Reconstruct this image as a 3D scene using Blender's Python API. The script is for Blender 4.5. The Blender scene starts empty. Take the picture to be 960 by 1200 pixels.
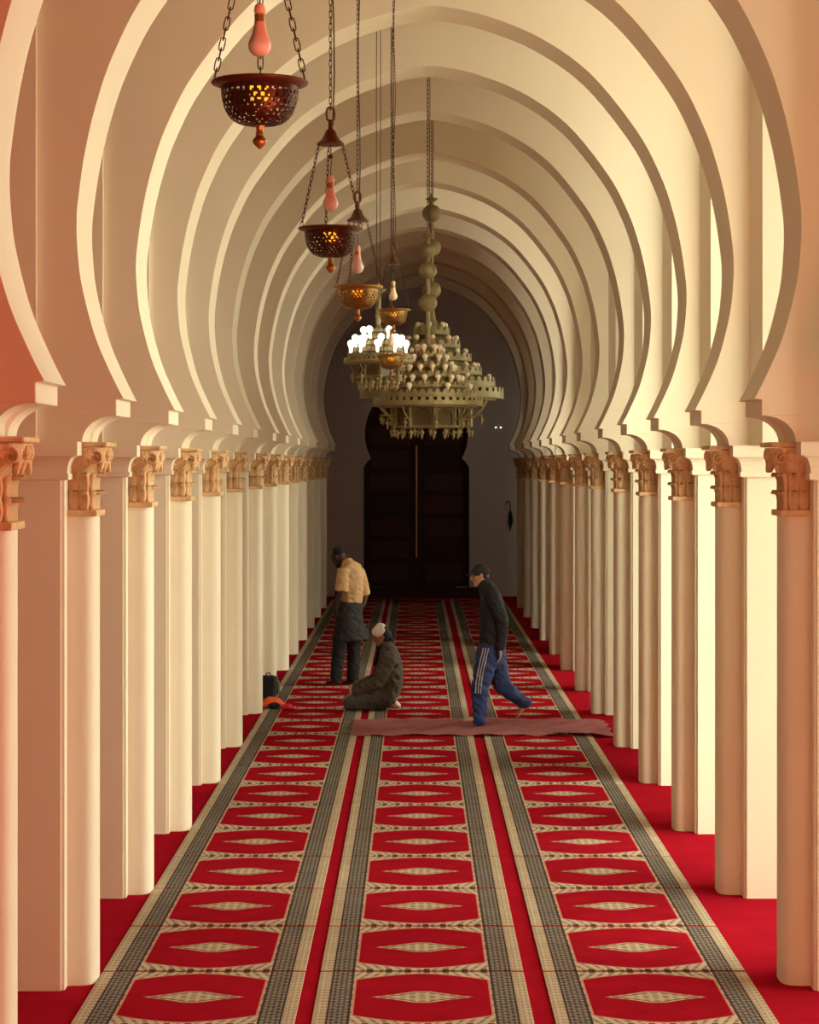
import bpy, bmesh, math, random
from mathutils import Vector, Matrix
random.seed(7)
PI = math.pi
scene = bpy.context.scene
C = scene.collection

# ------------------------------------------------------------------ camera, light, exposure
CAM_H = 2.8
cam = bpy.data.cameras.new('camera')
cam.sensor_fit = 'HORIZONTAL'; cam.sensor_width = 36.0
cam.lens = 2700 / 960 * 36.0
cam.shift_x = -7 / 960; cam.shift_y = -57 / 960
cam.clip_end = 200
cam_o = bpy.data.objects.new('camera', cam); C.objects.link(cam_o)
cam_o.location = (0, 0, CAM_H); cam_o.rotation_euler = (PI / 2, 0, 0)
scene.camera = cam_o

world = bpy.data.worlds.new('sky'); scene.world = world; world.use_nodes = True
bg = world.node_tree.nodes['Background']
bg.inputs[0].default_value = (0.97, 0.96, 0.74, 1); bg.inputs[1].default_value = 6.7

def lamp(name, loc, energy, color, radius):
    l = bpy.data.lights.new(name, 'POINT'); l.energy = energy; l.color = color; l.shadow_soft_size = radius
    o = bpy.data.objects.new(name, l); C.objects.link(o); o.location = loc
    return o
lamp('added_warm_fill', (1.3, 4.0, 2.3), 520, (1.0, 0.22, 0.11), 0.35)  # unseen fill light added to redden the nearest piers

sun = bpy.data.lights.new('hazy_sun', 'SUN'); sun.energy = 2.5; sun.angle = math.radians(50); sun.color = (1.0, 0.87, 0.58)
sun_o = bpy.data.objects.new('hazy_sun', sun); C.objects.link(sun_o)
sun_o.rotation_euler = Vector((-.72, .62, -.15)).to_track_quat('-Z', 'Y').to_euler()

vs = scene.view_settings
vs.view_transform = 'Standard'; vs.look = 'None'; vs.gamma = 1; vs.exposure = 0.0; vs.use_curve_mapping = False
scene.cycles.max_bounces = 10; scene.cycles.diffuse_bounces = 7
scene.cycles.use_denoising = True
scene.cycles.sample_clamp_indirect = 8

# ------------------------------------------------------------------ node helpers and materials
class E:
    """A float socket one can calculate with: every operation makes a Math node."""
    nt = None
    def __init__(s, v): s.v = v
    @staticmethod
    def op(kind, *args):
        n = E.nt.nodes.new('ShaderNodeMath'); n.operation = kind
        for i, a in enumerate(args):
            a = a.v if isinstance(a, E) else a
            if isinstance(a, (int, float)): n.inputs[i].default_value = a
            else: E.nt.links.new(a, n.inputs[i])
        return E(n.outputs[0])
    def __add__(s, o): return E.op('ADD', s, o)
    __radd__ = __add__
    def __sub__(s, o): return E.op('SUBTRACT', s, o)
    def __rsub__(s, o): return E.op('SUBTRACT', o, s)
    def __mul__(s, o): return E.op('MULTIPLY', s, o)
    __rmul__ = __mul__
    def __truediv__(s, o): return E.op('DIVIDE', s, o)
    def __pow__(s, o): return E.op('POWER', s, o)
    def lt(s, o): return E.op('LESS_THAN', s, o)
    def gt(s, o): return E.op('GREATER_THAN', s, o)
    def abs(s): return E.op('ABSOLUTE', s)
    def sin(s): return E.op('SINE', s)
    def max(s, o): return E.op('MAXIMUM', s, o)
    def min(s, o): return E.op('MINIMUM', s, o)

def mix(nt, fac, a, b):
    n = nt.nodes.new('ShaderNodeMix'); n.data_type = 'RGBA'
    for sock, v in ((n.inputs[0], fac), (n.inputs[6], a), (n.inputs[7], b)):
        v = v.v if isinstance(v, E) else v
        if isinstance(v, (int, float)): sock.default_value = v
        elif isinstance(v, tuple): sock.default_value = (*v[:3], 1)
        else: nt.links.new(v, sock)
    return n.outputs[2]

def mat(name, col, rough=0.7, metal=0.0, vary=0.12, scale=6.0, bump=0.0, bscale=60.0, spec=0.3, stretch=None, emit=None, estr=0):
    m = bpy.data.materials.new(name); m.use_nodes = True
    nt = m.node_tree; b = nt.nodes['Principled BSDF']
    tc = nt.nodes.new('ShaderNodeTexCoord'); src = tc.outputs['Object']
    if stretch:
        mp = nt.nodes.new('ShaderNodeMapping'); mp.inputs['Scale'].default_value = stretch
        nt.links.new(src, mp.inputs[0]); src = mp.outputs[0]
    nz = nt.nodes.new('ShaderNodeTexNoise'); nz.inputs['Scale'].default_value = scale; nz.inputs['Detail'].default_value = 5
    nt.links.new(src, nz.inputs['Vector'])
    lo = tuple(c * (1 - vary) for c in col); hi = tuple(min(1, c * (1 + vary)) for c in col)
    nt.links.new(mix(nt, E(nz.outputs['Fac']), lo, hi), b.inputs['Base Color'])
    b.inputs['Roughness'].default_value = rough; b.inputs['Metallic'].default_value = metal
    b.inputs['Specular IOR Level'].default_value = spec
    if bump:
        n2 = nt.nodes.new('ShaderNodeTexNoise'); n2.inputs['Scale'].default_value = bscale; n2.inputs['Detail'].default_value = 4
        nt.links.new(src, n2.inputs['Vector'])
        bp = nt.nodes.new('ShaderNodeBump'); bp.inputs['Strength'].default_value = bump; bp.inputs['Distance'].default_value = 0.01
        nt.links.new(n2.outputs['Fac'], bp.inputs['Height']); nt.links.new(bp.outputs[0], b.inputs['Normal'])
    if emit:
        b.inputs['Emission Color'].default_value = (*emit, 1); b.inputs['Emission Strength'].default_value = estr
    return m

PLASTER = (0.79, 0.742, 0.615)
M = {
    'plaster': mat('cream_plaster', PLASTER, 0.85, vary=0.06, scale=1.6, bump=0.12, bscale=9, spec=0.1),
    'endwall': mat('grey_plaster', (0.62, 0.63, 0.70), 0.9, vary=0.07, scale=1.2, bump=0.1, bscale=9, spec=0.1),
    'ceiling': mat('cedar_ceiling', (0.40, 0.31, 0.20), 0.8, vary=0.08, scale=1.0, spec=0.1),
    'stucco': mat('carved_stucco', (0.68, 0.47, 0.27), 0.75, vary=0.38, scale=18, bump=0.7, bscale=60, spec=0.2),
    'redfloor': mat('red_carpet', (0.37, 0.009, 0.022), 0.95, vary=0.22, scale=3.5, bump=0.4, bscale=250, spec=0.0),
    'runner': mat('faded_pink_cloth', (0.58, 0.23, 0.25), 0.95, vary=0.25, scale=6, bump=0.5, bscale=20, spec=0.05),
    'bouncefloor': mat('added_pale_bounce', (0.74, 0.68, 0.55), 0.9, vary=0.1, scale=30, stretch=(1, 8, 1)),  # pale surface added to reflect light upwards
    'stone': mat('courtyard_stone', (0.62, 0.55, 0.45), 0.9, vary=0.1),
    'wood': mat('dark_cedar', (0.035, 0.014, 0.011), 0.55, vary=0.5, scale=3, stretch=(1, 1, 14), bump=0.3, bscale=12),
    'woodlight': mat('worn_cedar', (0.06, 0.025, 0.017), 0.55, vary=0.5, scale=3, stretch=(1, 1, 14), bump=0.3, bscale=12),
    'brass': mat('aged_brass', (0.36, 0.22, 0.075), 0.42, 0.85, vary=0.35, scale=9, bump=0.2, bscale=60),
    'brassdull': mat('dull_gilt_brass', (0.25, 0.21, 0.105), 0.55, 0.4, vary=0.35, scale=14, bump=0.4, bscale=40),
    'copper': mat('dark_copper', (0.12, 0.062, 0.040), 0.42, 0.8, vary=0.4, scale=14, bump=0.2, bscale=60),
    'iron': mat('chain_iron', (0.075, 0.05, 0.035), 0.5, 0.7, vary=0.3, scale=30),
    'bulb': mat('white_bulb', (0.60, 0.58, 0.60), 0.25, vary=0.03, spec=0.6),
    'bulbneck': mat('peach_bulb_neck', (0.62, 0.46, 0.38), 0.5, vary=0.06),
    'bulbcream': mat('cream_bulb', (0.80, 0.70, 0.52), 0.25, vary=0.03, spec=0.6),
    'bulblit': mat('lit_bulb', (1, 0.95, 0.8), 0.3, vary=0.0, emit=(1.0, 0.95, 0.78), estr=3.2),
    'boltbrass': mat('polished_bolt', (0.75, 0.45, 0.22), 0.4, 0.2, vary=0.1),
    'amber': mat('amber_glow_glass', (0.8, 0.38, 0.03), 0.3, vary=0.1, emit=(1.0, 0.42, 0.02), estr=1.6),
    'glasspanel': mat('tinted_lantern_glass', (0.16, 0.115, 0.05), 0.25, vary=0.5, scale=40, spec=0.6),
    'skin': mat('tan_skin', (0.36, 0.17, 0.10), 0.6, vary=0.1, scale=20),
    'skinpale': mat('fair_skin', (0.52, 0.30, 0.20), 0.6, vary=0.1, scale=20),
    'skindark': mat('dark_skin', (0.045, 0.022, 0.016), 0.55, vary=0.15, scale=20),
    'eye': mat('eye_dark', (0.02, 0.015, 0.012), 0.2, vary=0.0),
    'hair': mat('black_hair', (0.012, 0.010, 0.010), 0.8, vary=0.2, scale=60, bump=0.5, bscale=120),
    'navy': mat('dark_navy_jacket', (0.020, 0.022, 0.030), 0.8, vary=0.25, scale=12, bump=0.3, bscale=14),
    'royal': mat('blue_track_cloth', (0.028, 0.05, 0.17), 0.7, vary=0.2, scale=8, bump=0.5, bscale=9),
    'white': mat('white_cloth', (0.72, 0.68, 0.64), 0.8, vary=0.06),
    'cream': mat('pale_sock', (0.66, 0.58, 0.48), 0.9, vary=0.08, scale=20),
    'mustard': mat('mustard_tee', (0.52, 0.34, 0.17), 0.85, vary=0.1, scale=8, bump=0.5, bscale=10),
    'print': mat('pale_shirt_print', (0.72, 0.58, 0.40), 0.85, vary=0.1, scale=30),
    'charcoal': mat('charcoal_cloth', (0.035, 0.034, 0.040), 0.9, vary=0.25, scale=9, bump=0.4, bscale=12),
    'black': mat('black_cloth', (0.016, 0.016, 0.020), 0.85, vary=0.2, scale=12, bump=0.4, bscale=18),
    'greycoat': mat('grey_brown_coat', (0.085, 0.072, 0.062), 0.9, vary=0.25, scale=7, bump=0.5, bscale=10),
    'greytrouser': mat('grey_trouser', (0.075, 0.072, 0.075), 0.9, vary=0.2, scale=7, bump=0.4, bscale=10),
    'orange': mat('orange_cloth', (0.75, 0.09, 0.02), 0.7, vary=0.15, scale=9, bump=0.3, bscale=18),
    'redcloth': mat('red_cloth', (0.55, 0.02, 0.035), 0.8, vary=0.15, scale=9, bump=0.3, bscale=18),
    'green': mat('olive_green', (0.09, 0.11, 0.045), 0.6, vary=0.2),
    'led': mat('tiny_led', (1, 1, 1), 0.4, vary=0.0, emit=(1, 0.95, 0.85), estr=3),
}

def rug_material():
    m = bpy.data.materials.new('prayer_rug_weave'); m.use_nodes = True
    nt = m.node_tree; E.nt = nt; b = nt.nodes['Principled BSDF']
    tc = nt.nodes.new('ShaderNodeTexCoord'); sp = nt.nodes.new('ShaderNodeSeparateXYZ')
    nt.links.new(tc.outputs['Object'], sp.inputs[0])
    x, y = E(sp.outputs[0]), E(sp.outputs[1])
    u, v = x.abs(), y.abs()
    RED = (0.34, 0.009, 0.020); CREAM = (0.54, 0.44, 0.32); SLATE = (0.070, 0.068, 0.075); PINK = (0.55, 0.25, 0.20); DARK = (0.07, 0.045, 0.045)
    wv = lambda e, p, ph=0.0: (e * (2 * PI / p) + ph).sin()
    # woven cream ground with small dark motifs
    lat = (wv(x, .048) * wv(y, .13)).abs().max(wv(y, .065, 1.0) * wv(x, .096))
    cream = mix(nt, lat.gt(0.62) * 0.42, CREAM, DARK)
    leaf = wv(u + v * 0.35, .052).gt(0.35) * wv(v, 0.16).abs().gt(.25)
    span = mix(nt, leaf * 0.6, CREAM, DARK)
    seamdots = v.gt(.618 - .055) * v.lt(.618 - .02) * wv(x, .105).gt(0.55)
    span = mix(nt, seamdots * 0.9, span, DARK)
    # side bands
    sl = (wv(x, .054) * wv(y, .11)).abs().gt(.50)
    slate = mix(nt, sl * 0.40, SLATE, CREAM)
    zig = wv(y + x, .154).abs().min(wv(y - x, .154).abs()).lt(.16)
    slate = mix(nt, zig * 0.38, slate, CREAM)
    col = span
    # field
    off = 0.075 + 0.145 * ((u / 0.352) ** 1.6)
    edge = (0.618 - off)
    infield = u.lt(.352) * v.lt(edge)
    inline = u.lt(.362) * v.lt(edge + 0.014)
    col = mix(nt, inline, col, PINK)
    col = mix(nt, infield, col, RED)
    # medallion
    md = (v / 0.19 + ((u / 0.268) ** 0.62)).max(v / 0.125)
    mv = (wv(x, .105, 1.57) * wv(v + u * .35, .12)).abs()
    med = mix(nt, mv.gt(.5) * 0.55, CREAM, (0.16, 0.10, 0.05))
    med = mix(nt, md.gt(.80) * md.lt(.88), med, (0.22, 0.10, 0.06))
    col = mix(nt, md.lt(1.0), col, med)
    col = mix(nt, u.gt(.374), col, slate)
    col = mix(nt, (u - .374).abs().lt(.006), col, DARK)
    col = mix(nt, u.gt(.483), col, cream)
    col = mix(nt, (u - .483).abs().lt(.005), col, DARK)
    nz = nt.nodes.new('ShaderNodeTexNoise'); nz.inputs['Scale'].default_value = 5; nz.inputs['Detail'].default_value = 6
    geo = nt.nodes.new('ShaderNodeNewGeometry'); nt.links.new(geo.outputs['Position'], nz.inputs['Vector'])
    shade = mix(nt, E(nz.outputs['Fac']), (0.75, 0.75, 0.75), (1.2, 1.2, 1.2))
    mul = nt.nodes.new('ShaderNodeMix'); mul.data_type = 'RGBA'; mul.blend_type = 'MULTIPLY'; mul.inputs[0].default_value = 1
    nt.links.new(col, mul.inputs[6]); nt.links.new(shade, mul.inputs[7])
    nt.links.new(mul.outputs[2], b.inputs['Base Color'])
    b.inputs['Roughness'].default_value = 0.95; b.inputs['Specular IOR Level'].default_value = 0.0
    return m
M['rug'] = rug_material()

# ------------------------------------------------------------------ mesh and object helpers
def link_mesh(name, me, m, parent=None, loc=None):
    o = bpy.data.objects.new(name, me); C.objects.link(o)
    if m is not None and not me.materials: me.materials.append(M[m] if isinstance(m, str) else m)
    if parent is not None: o.parent = parent
    if loc is not None: o.location = loc
    return o

def obj(name, bm, m, parent=None, loc=None, smooth=0):
    me = bpy.data.meshes.new(name)
    bmesh.ops.recalc_face_normals(bm, faces=bm.faces)
    bm.to_mesh(me); bm.free()
    if smooth:
        for p in me.polygons: p.use_smooth = True
        me.set_sharp_from_angle(angle=math.radians(smooth))
    return link_mesh(name, me, m, parent, loc)

def tag(o, label, cat, group=None):
    o['label'] = label; o['category'] = cat
    if group: o['group'] = group
    return o

def thing(name, label, cat, loc=(0, 0, 0), rz=0, group=None):
    o = bpy.data.objects.new(name, None); C.objects.link(o)
    o.empty_display_size = 0.1; o.location = loc; o.rotation_euler = (0, 0, rz)
    return tag(o, label, cat, group)

def struct(o):
    o['kind'] = 'structure'; return o

def dup(root, name=None):
    def cp(o, par):
        c = o.copy(); C.objects.link(c); c.parent = par
        for ch in list(o.children): cp(ch, c)
        return c
    return cp(root, None)

def box(bm, x0, x1, y0, y1, z0, z1):
    v = [bm.verts.new((x, y, z)) for z in (z0, z1) for y in (y0, y1) for x in (x0, x1)]
    for f in ((0, 2, 3, 1), (4, 5, 7, 6), (0, 1, 5, 4), (2, 6, 7, 3), (0, 4, 6, 2), (1, 3, 7, 5)):
        bm.faces.new([v[i] for i in f])

def bevel_all(bm, w, seg=2):
    bmesh.ops.bevel(bm, geom=list(bm.edges), offset=w, segments=seg, profile=0.6, affect='EDGES', clamp_overlap=True)

def lathe(bm, prof, seg=24, cx=0, cy=0, cz=0):
    rings = []
    for r, z in prof:
        if r < 1e-5: rings.append([bm.verts.new((cx, cy, cz + z))])
        else: rings.append([bm.verts.new((cx + r * math.cos(2 * PI * i / seg), cy + r * math.sin(2 * PI * i / seg), cz + z)) for i in range(seg)])
    for a, b in zip(rings, rings[1:]):
        for i in range(seg):
            j = (i + 1) % seg
            if len(a) == 1 and len(b) == 1: continue
            if len(a) == 1: bm.faces.new((a[0], b[i], b[j]))
            elif len(b) == 1: bm.faces.new((a[i], a[j], b[0]))
            else: bm.faces.new((a[i], a[j], b[j], b[i]))

def loft(bm, pts, radii, ref=(0, 1, 0), seg=12, cap=0.8, flat=False):
    """Closed tapered tube; a radius may be (along ref, across ref)."""
    pts = [Vector(p) for p in pts]; ref = Vector(ref)
    rad = [(r, r) if not isinstance(r, tuple) else r for r in radii]
    n = len(pts); tang = []
    for i in range(n):
        t = pts[min(i + 1, n - 1)] - pts[max(i - 1, 0)]; tang.append(t.normalized())
    P, R, T = list(pts), list(rad), list(tang)
    if not flat:
        for fr, off in ((0.8, 0.55), (0.4, 0.9)):
            P.insert(0, pts[0] - tang[0] * off * cap * min(rad[0])); R.insert(0, (rad[0][0] * fr, rad[0][1] * fr)); T.insert(0, tang[0])
            P.append(pts[-1] + tang[-1] * off * cap * min(rad[-1])); R.append((rad[-1][0] * fr, rad[-1][1] * fr)); T.append(tang[-1])
    rings = []
    for p, (ra, rb), t in zip(P, R, T):
        a = ref - t * ref.dot(t)
        if a.length < 1e-3: a = Vector((1, 0, 0)) - t * t.x
        a.normalize(); b = t.cross(a)
        rings.append([bm.verts.new(p + a * (ra * math.cos(2 * PI * k / seg)) + b * (rb * math.sin(2 * PI * k / seg))) for k in range(seg)])
    for A, B in zip(rings, rings[1:]):
        for k in range(seg):
            j = (k + 1) % seg; bm.faces.new((A[k], A[j], B[j], B[k]))
    bm.faces.new(rings[0]); bm.faces.new(rings[-1])

def ball(bm, c, r, sc=(1, 1, 1), u=16, v=10):
    mtx = Matrix.Translation(c) @ Matrix.Diagonal((*sc, 1))
    bmesh.ops.create_uvsphere(bm, u_segments=u, v_segments=v, radius=r, matrix=mtx)

def skinned(name, bm, m, parent, voxel=0.008, smooth=6, fold=0.0, fs=9.0):
    """Grow one continuous surface over the overlapping tubes in bm."""
    bmesh.ops.recalc_face_normals(bm, faces=bm.faces)
    me = bpy.data.meshes.new('tmp'); bm.to_mesh(me); bm.free()
    o = bpy.data.objects.new('tmp', me); C.objects.link(o)
    r = o.modifiers.new('r', 'REMESH'); r.mode = 'VOXEL'; r.voxel_size = voxel
    s = o.modifiers.new('s', 'SMOOTH'); s.iterations = smooth; s.factor = 0.5
    dg = bpy.context.evaluated_depsgraph_get()
    out = bpy.data.meshes.new_from_object(o.evaluated_get(dg)); out.name = name
    bpy.data.objects.remove(o); bpy.data.meshes.remove(me)
    for p in out.polygons: p.use_smooth = True
    if fold:   # cloth folds: push the surface in and out, more along than across the limbs
        from mathutils import noise
        nor = [v.normal.copy() for v in out.vertices]
        for v, vn in zip(out.vertices, nor):
            q = v.co.copy(); n = noise.noise(Vector((q.x * fs, q.y * fs, q.z * fs * 1.7 + q.x * fs))) + .5 * noise.noise(Vector((q.x * fs * 2.3 + 5, q.y * fs * 2.3, q.z * fs * 2.0)))
            v.co = q + vn * fold * (1 - 2 * abs(n))
    out.materials.clear()
    return link_mesh(name, out, m, parent)

def link_mesh_ring(bm, p, t, side, L, w, r, seg=10, sub=5):
    """One oval chain link centred at p, long axis t, lying in the plane of t and side."""
    t = Vector(t).normalized(); s = Vector(side); s = (s - t * s.dot(t)).normalized(); n = t.cross(s)
    rings = []
    for i in range(seg):
        a = 2 * PI * i / seg
        c = p + t * (L / 2 - w / 2) * (1 if math.sin(a) > 0 else -1) * min(1, abs(math.sin(a)) * 3) + (t * math.sin(a) + s * math.cos(a)) * (w / 2)
        o = (t * math.sin(a) + s * math.cos(a)).normalized()
        rings.append([bm.verts.new(c + (o * math.cos(2 * PI * k / sub) + n * math.sin(2 * PI * k / sub)) * r) for k in range(sub)])
    for i in range(seg):
        A, B = rings[i], rings[(i + 1) % seg]
        for k in range(sub):
            j = (k + 1) % sub; bm.faces.new((A[k], A[j], B[j], B[k]))

def chain(bm, a, b, L, w, r, seg=8, sub=4):
    a, b = Vector(a), Vector(b); d = b - a; n = max(1, round(d.length / (L - 3 * r))); t = d.normalized()
    for i in range(n):
        link_mesh_ring(bm, a + d * ((i + .5) / n), t, (1, .3, 0) if i % 2 else (-.3, 1, 0), L, w, r, seg, sub)

# ------------------------------------------------------------------ setting
CX = 0.125                          # middle of the nave
ARCHES = [9.9, 12.5, 15.1, 17.68, 20.3, 22.88, 25.9, 28.5, 31.3, 33.9, 36.6, 39.3, 42.0, 44.7]
END = 48.5
T = 0.56                            # thickness of the cross walls
ROOF = 7.4
XL, XR = -10.5, 6.2

bm = bmesh.new(); box(bm, XL - .4, XR + .4, -3, END + .4, -0.2, 0); struct(obj('floor', bm, 'redfloor'))
bm = bmesh.new(); box(bm, XR + .4, XR + 30, -20, END + 20, -0.3, -0.02); struct(obj('courtyard_paving', bm, 'stone'))
bm = bmesh.new(); box(bm, 2.9, XR + .2, 7, 27, .0, .012); struct(obj('trim_2', bm, 'bouncefloor'))   # unseen pale sheet added in the side aisle to bounce light up to the arches
bm = bmesh.new(); box(bm, XL - .4, XR + .4, -3, END + .4, ROOF, ROOF + .3); struct(obj('ceiling', bm, 'ceiling'))
bm = bmesh.new(); box(bm, XL - .4, XL, -3, END + .4, 0, ROOF); struct(obj('wall_left', bm, 'plaster'))
bm = bmesh.new(); box(bm, XL, XR, -3, -2.6, 0, ROOF); struct(obj('wall_front', bm, 'plaster'))
# right wall: two wide openings onto the courtyard
OPEN = [(9.7, 18.8), (25.6, 30.4), (41.0, 42.4)]; OTOP = 6.9
bm = bmesh.new(); y = -3
for a, b in OPEN:
    box(bm, XR, XR + .4, y, a, 0, ROOF); box(bm, XR, XR + .4, a, b, OTOP if b < 40 else 4.7, ROOF); y = b
    if b > 40: box(bm, XR, XR + .4, a, b, 0, 3.2)  # unseen high window, added to brighten the back wall
box(bm, XR, XR + .4, y, END + .4, 0, ROOF); struct(obj('wall_right', bm, 'plaster'))

# back wall with its horseshoe door recess
DX = 0.02; DW = 1.08
def door_profile():
    p = [(1.115, 0.0), (1.115, 2.72), (1.03, 2.84)]
    for i in range(0, 25):
        a = math.radians(-28 + (90 + 28) * i / 24)
        p.append((1.09 * math.cos(a), 3.42 + 1.09 * math.sin(a)))
    p[-1] = (0.0, p[-1][1]); return p
prof = door_profile()
bm = bmesh.new()
for sx in (-1, 1):
    for (h0, z0), (h1, z1) in zip(prof, prof[1:]):
        if abs(z1 - z0) > 1e-6:
            f = [bm.verts.new(q) for q in ((DX + sx * h0, END, z0), (DX + sx * h1, END, z1), (DX + sx * 10.9, END, z1), (DX + sx * 10.9, END, z0))]
            bm.faces.new(f)
        q = [bm.verts.new(q) for q in ((DX + sx * h0, END, z0), (DX + sx * h1, END, z1), (DX + sx * h1, END + .4, z1), (DX + sx * h0, END + .4, z0))]
        bm.faces.new(q)
    zt = prof[-1][1]
    bm.faces.new([bm.verts.new(q) for q in ((DX, END, zt), (DX, END, ROOF), (DX + sx * 10.9, END, ROOF), (DX + sx * 10.9, END, zt))])
bmesh.ops.remove_doubles(bm, verts=bm.verts, dist=1e-4)
struct(obj('wall_back', bm, 'endwall'))
bm = bmesh.new(); box(bm, DX - 1.7, DX + 1.7, END - .35, END + .35, 0, .2); struct(obj('trim_1', bm, 'wood'))  # threshold step

door = struct(bpy.data.objects.new('door_1', None)); C.objects.link(door); door.location = (DX, END + .22, .2)
bm = bmesh.new(); box(bm, -1.3, 1.3, .1, .16, 0, 4.6); obj('door_backing', bm, 'wood', door)
for sx in (-1, 1):
    bm = bmesh.new(); x0, x1 = sorted((sx * .012, sx * 1.14)); box(bm, x0, x1, 0, .09, .0, 4.5)
    leaf = obj('door_leaf', bm, 'wood', door)
    for k in range(9):
        z0 = .10 + k * .48
        bm = bmesh.new(); a, b = sorted((sx * .16, sx * 1.0)); box(bm, a, b, -.03, .01, z0, z0 + .36); bevel_all(bm, .015, 1)
        obj('panel', bm, 'woodlight' if (k * 3 + sx) % 4 else 'wood', leaf)
bm = bmesh.new(); loft(bm, [(0, -.05, .62), (0, -.05, 2.96)], [.016, .016], seg=8); b_ = obj('door_bolt', bm, 'boltbrass', door); b_['label'] = 'tall brass bolt rod'

# ------------------------------------------------------------------ piers
P_IN, P_OUT, TIP = 1.99, 2.62, 1.845      # half widths of core and pilaster tip
ZC0, ZC1 = 2.71, 2.914                    # cornice
CAP0, CAP1 = 2.527, 2.914                 # capital
def pier_parts(root):
    # local: x positive away from nave, y depth, mirrored for the left row by rotating
    bm = bmesh.new(); box(bm, P_IN, P_OUT, -T / 2, T / 2, 0, ZC0 + .02)
    bmesh.ops.bevel(bm, geom=[e for e in bm.edges if abs(e.verts[0].co.z - e.verts[1].co.z) > 1], offset=.018, segments=2, affect='EDGES')
    obj('pier_shaft', bm, 'plaster', root, smooth=35)
    # engaged pilaster: rounded front
    bm = bmesh.new(); hw = .155; pr = P_IN - TIP; pts = []
    for i in range(13):
        a = -PI / 2 + PI * i / 12
        cx_ = math.copysign(abs(math.cos(a)) ** .55, math.cos(a)); sy = math.copysign(abs(math.sin(a)) ** .55, math.sin(a))
        pts.append((P_IN - pr * cx_, hw * sy))
    pts = [(P_IN + .05, -hw)] + pts + [(P_IN + .05, hw)]
    lo = [bm.verts.new((px, py, 0)) for px, py in pts]; hi = [bm.verts.new((px, py, CAP0)) for px, py in pts]
    for i in range(len(pts)):
        j = (i + 1) % len(pts); bm.faces.new((lo[i], lo[j], hi[j], hi[i]))
    bm.faces.new(hi); bm.faces.new(lo)
    obj('pilaster', bm, 'plaster', root, smooth=40)
    # cornice: fascia, cove, band around the core
    pf = [(0.0, ZC0), (0.026, ZC0 + .004), (0.030, ZC0 + .036), (.020, ZC0 + .036)] + [(.020 + .042 * (1 - math.cos(t * PI / 2)), ZC0 + .036 + .09 * math.sin(t * PI / 2)) for t in (0, .25, .5, .75, 1)] + [(.062, ZC0 + .132), (.083, ZC0 + .132), (.083, ZC1)]
    bm = bmesh.new(); rings = []
    for e, z in pf:
        rings.append([bm.verts.new(q) for q in ((P_IN - e, -T / 2 - e, z), (P_OUT + e, -T / 2 - e, z), (P_OUT + e, T / 2 + e, z), (P_IN - e, T / 2 + e, z))])
    for A, B in zip(rings, rings[1:]):
        for k in range(4): bm.faces.new((A[k], A[(k + 1) % 4], B[(k + 1) % 4], B[k]))
    bm.faces.new(rings[0]); bm.faces.new(rings[-1])
    obj('cornice', bm, 'plaster', root)
    # capital: bell, abacus, ring, two tiers of leaves, volutes
    bm = bmesh.new(); rings = []
    for z, dx, hy in ((CAP0, -.030, .128), (2.60, -.032, .124), (2.70, -.022, .130), (2.76, .004, .150), (2.82, .040, .180), (CAP1 - .03, .060, .195)):
        x = TIP - dx
        rings.append([bm.verts.new(q) for q in ((P_IN + .02, -hy, z), (x + .05, -hy, z), (x + .012, -hy + .04, z), (x, -hy + .09, z), (x, hy - .09, z), (x + .012, hy - .04, z), (x + .05, hy, z), (P_IN + .02, hy, z))])
    for A, B in zip(rings, rings[1:]):
        for k in range(8): bm.faces.new((A[k], A[(k + 1) % 8], B[(k + 1) % 8], B[k]))
    bm.faces.new(rings[0]); bm.faces.new(rings[-1])
    cap = obj('capital', bm, 'stucco', root, smooth=40)
    bm = bmesh.new(); box(bm, TIP - .072, P_IN - .02, -.205, .205, CAP1 - .026, CAP1); bevel_all(bm, .006, 1); obj('abacus', bm, 'stucco', cap)
    bm = bmesh.new(); box(bm, TIP - .014, P_IN + .01, -.17, .17, CAP0 - .012, CAP0 + .022); bevel_all(bm, .009, 2); obj('neck_ring', bm, 'stucco', cap)
    # acanthus leaf
    lm = bmesh.new(); L = .112; n_ = 8; rows = []
    for i in range(n_):
        t = i / (n_ - 1); w = .031 * math.sin(PI * (.18 + .80 * t)) ** .6
        out = .012 + .032 * max(0, t - .40) ** 1.4 * 2.2; zz = L * min(t, .80) / .80 - .024 * (max(0, t - .80) / .20) ** 1.5
        rows.append([lm.verts.new(q) for q in ((w, -out * .35, zz), (w * .6, -out - .004, zz - .004), (w * .22, -out, zz), (0, -out - .010, zz), (-w * .22, -out, zz), (-w * .6, -out - .004, zz - .004), (-w, -out * .35, zz))])
    base = [[lm.verts.new((v.co.x * .9, .01, v.co.z - .004)) for v in r_] for r_ in rows]
    for G in (rows, base):
        for A, B in zip(G, G[1:]):
            for k in range(6): lm.faces.new((A[k], A[k + 1], B[k + 1], B[k]))
    for A, B in zip(rows, rows[1:]):
        a_, b_ = base[rows.index(A)], base[rows.index(B)]
        for k in (0, 6): lm.faces.new((A[k], B[k], b_[k], a_[k]))
    lm.faces.new(rows[-1] + list(reversed(base[-1]))); lm.faces.new(rows[0] + list(reversed(base[0])))
    bmesh.ops.recalc_face_normals(lm, faces=lm.faces)
    lme = bpy.data.meshes.new('leaf'); lm.to_mesh(lme); lm.free(); lme.materials.append(M['stucco'])
    for p in lme.polygons: p.use_smooth = True
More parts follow.
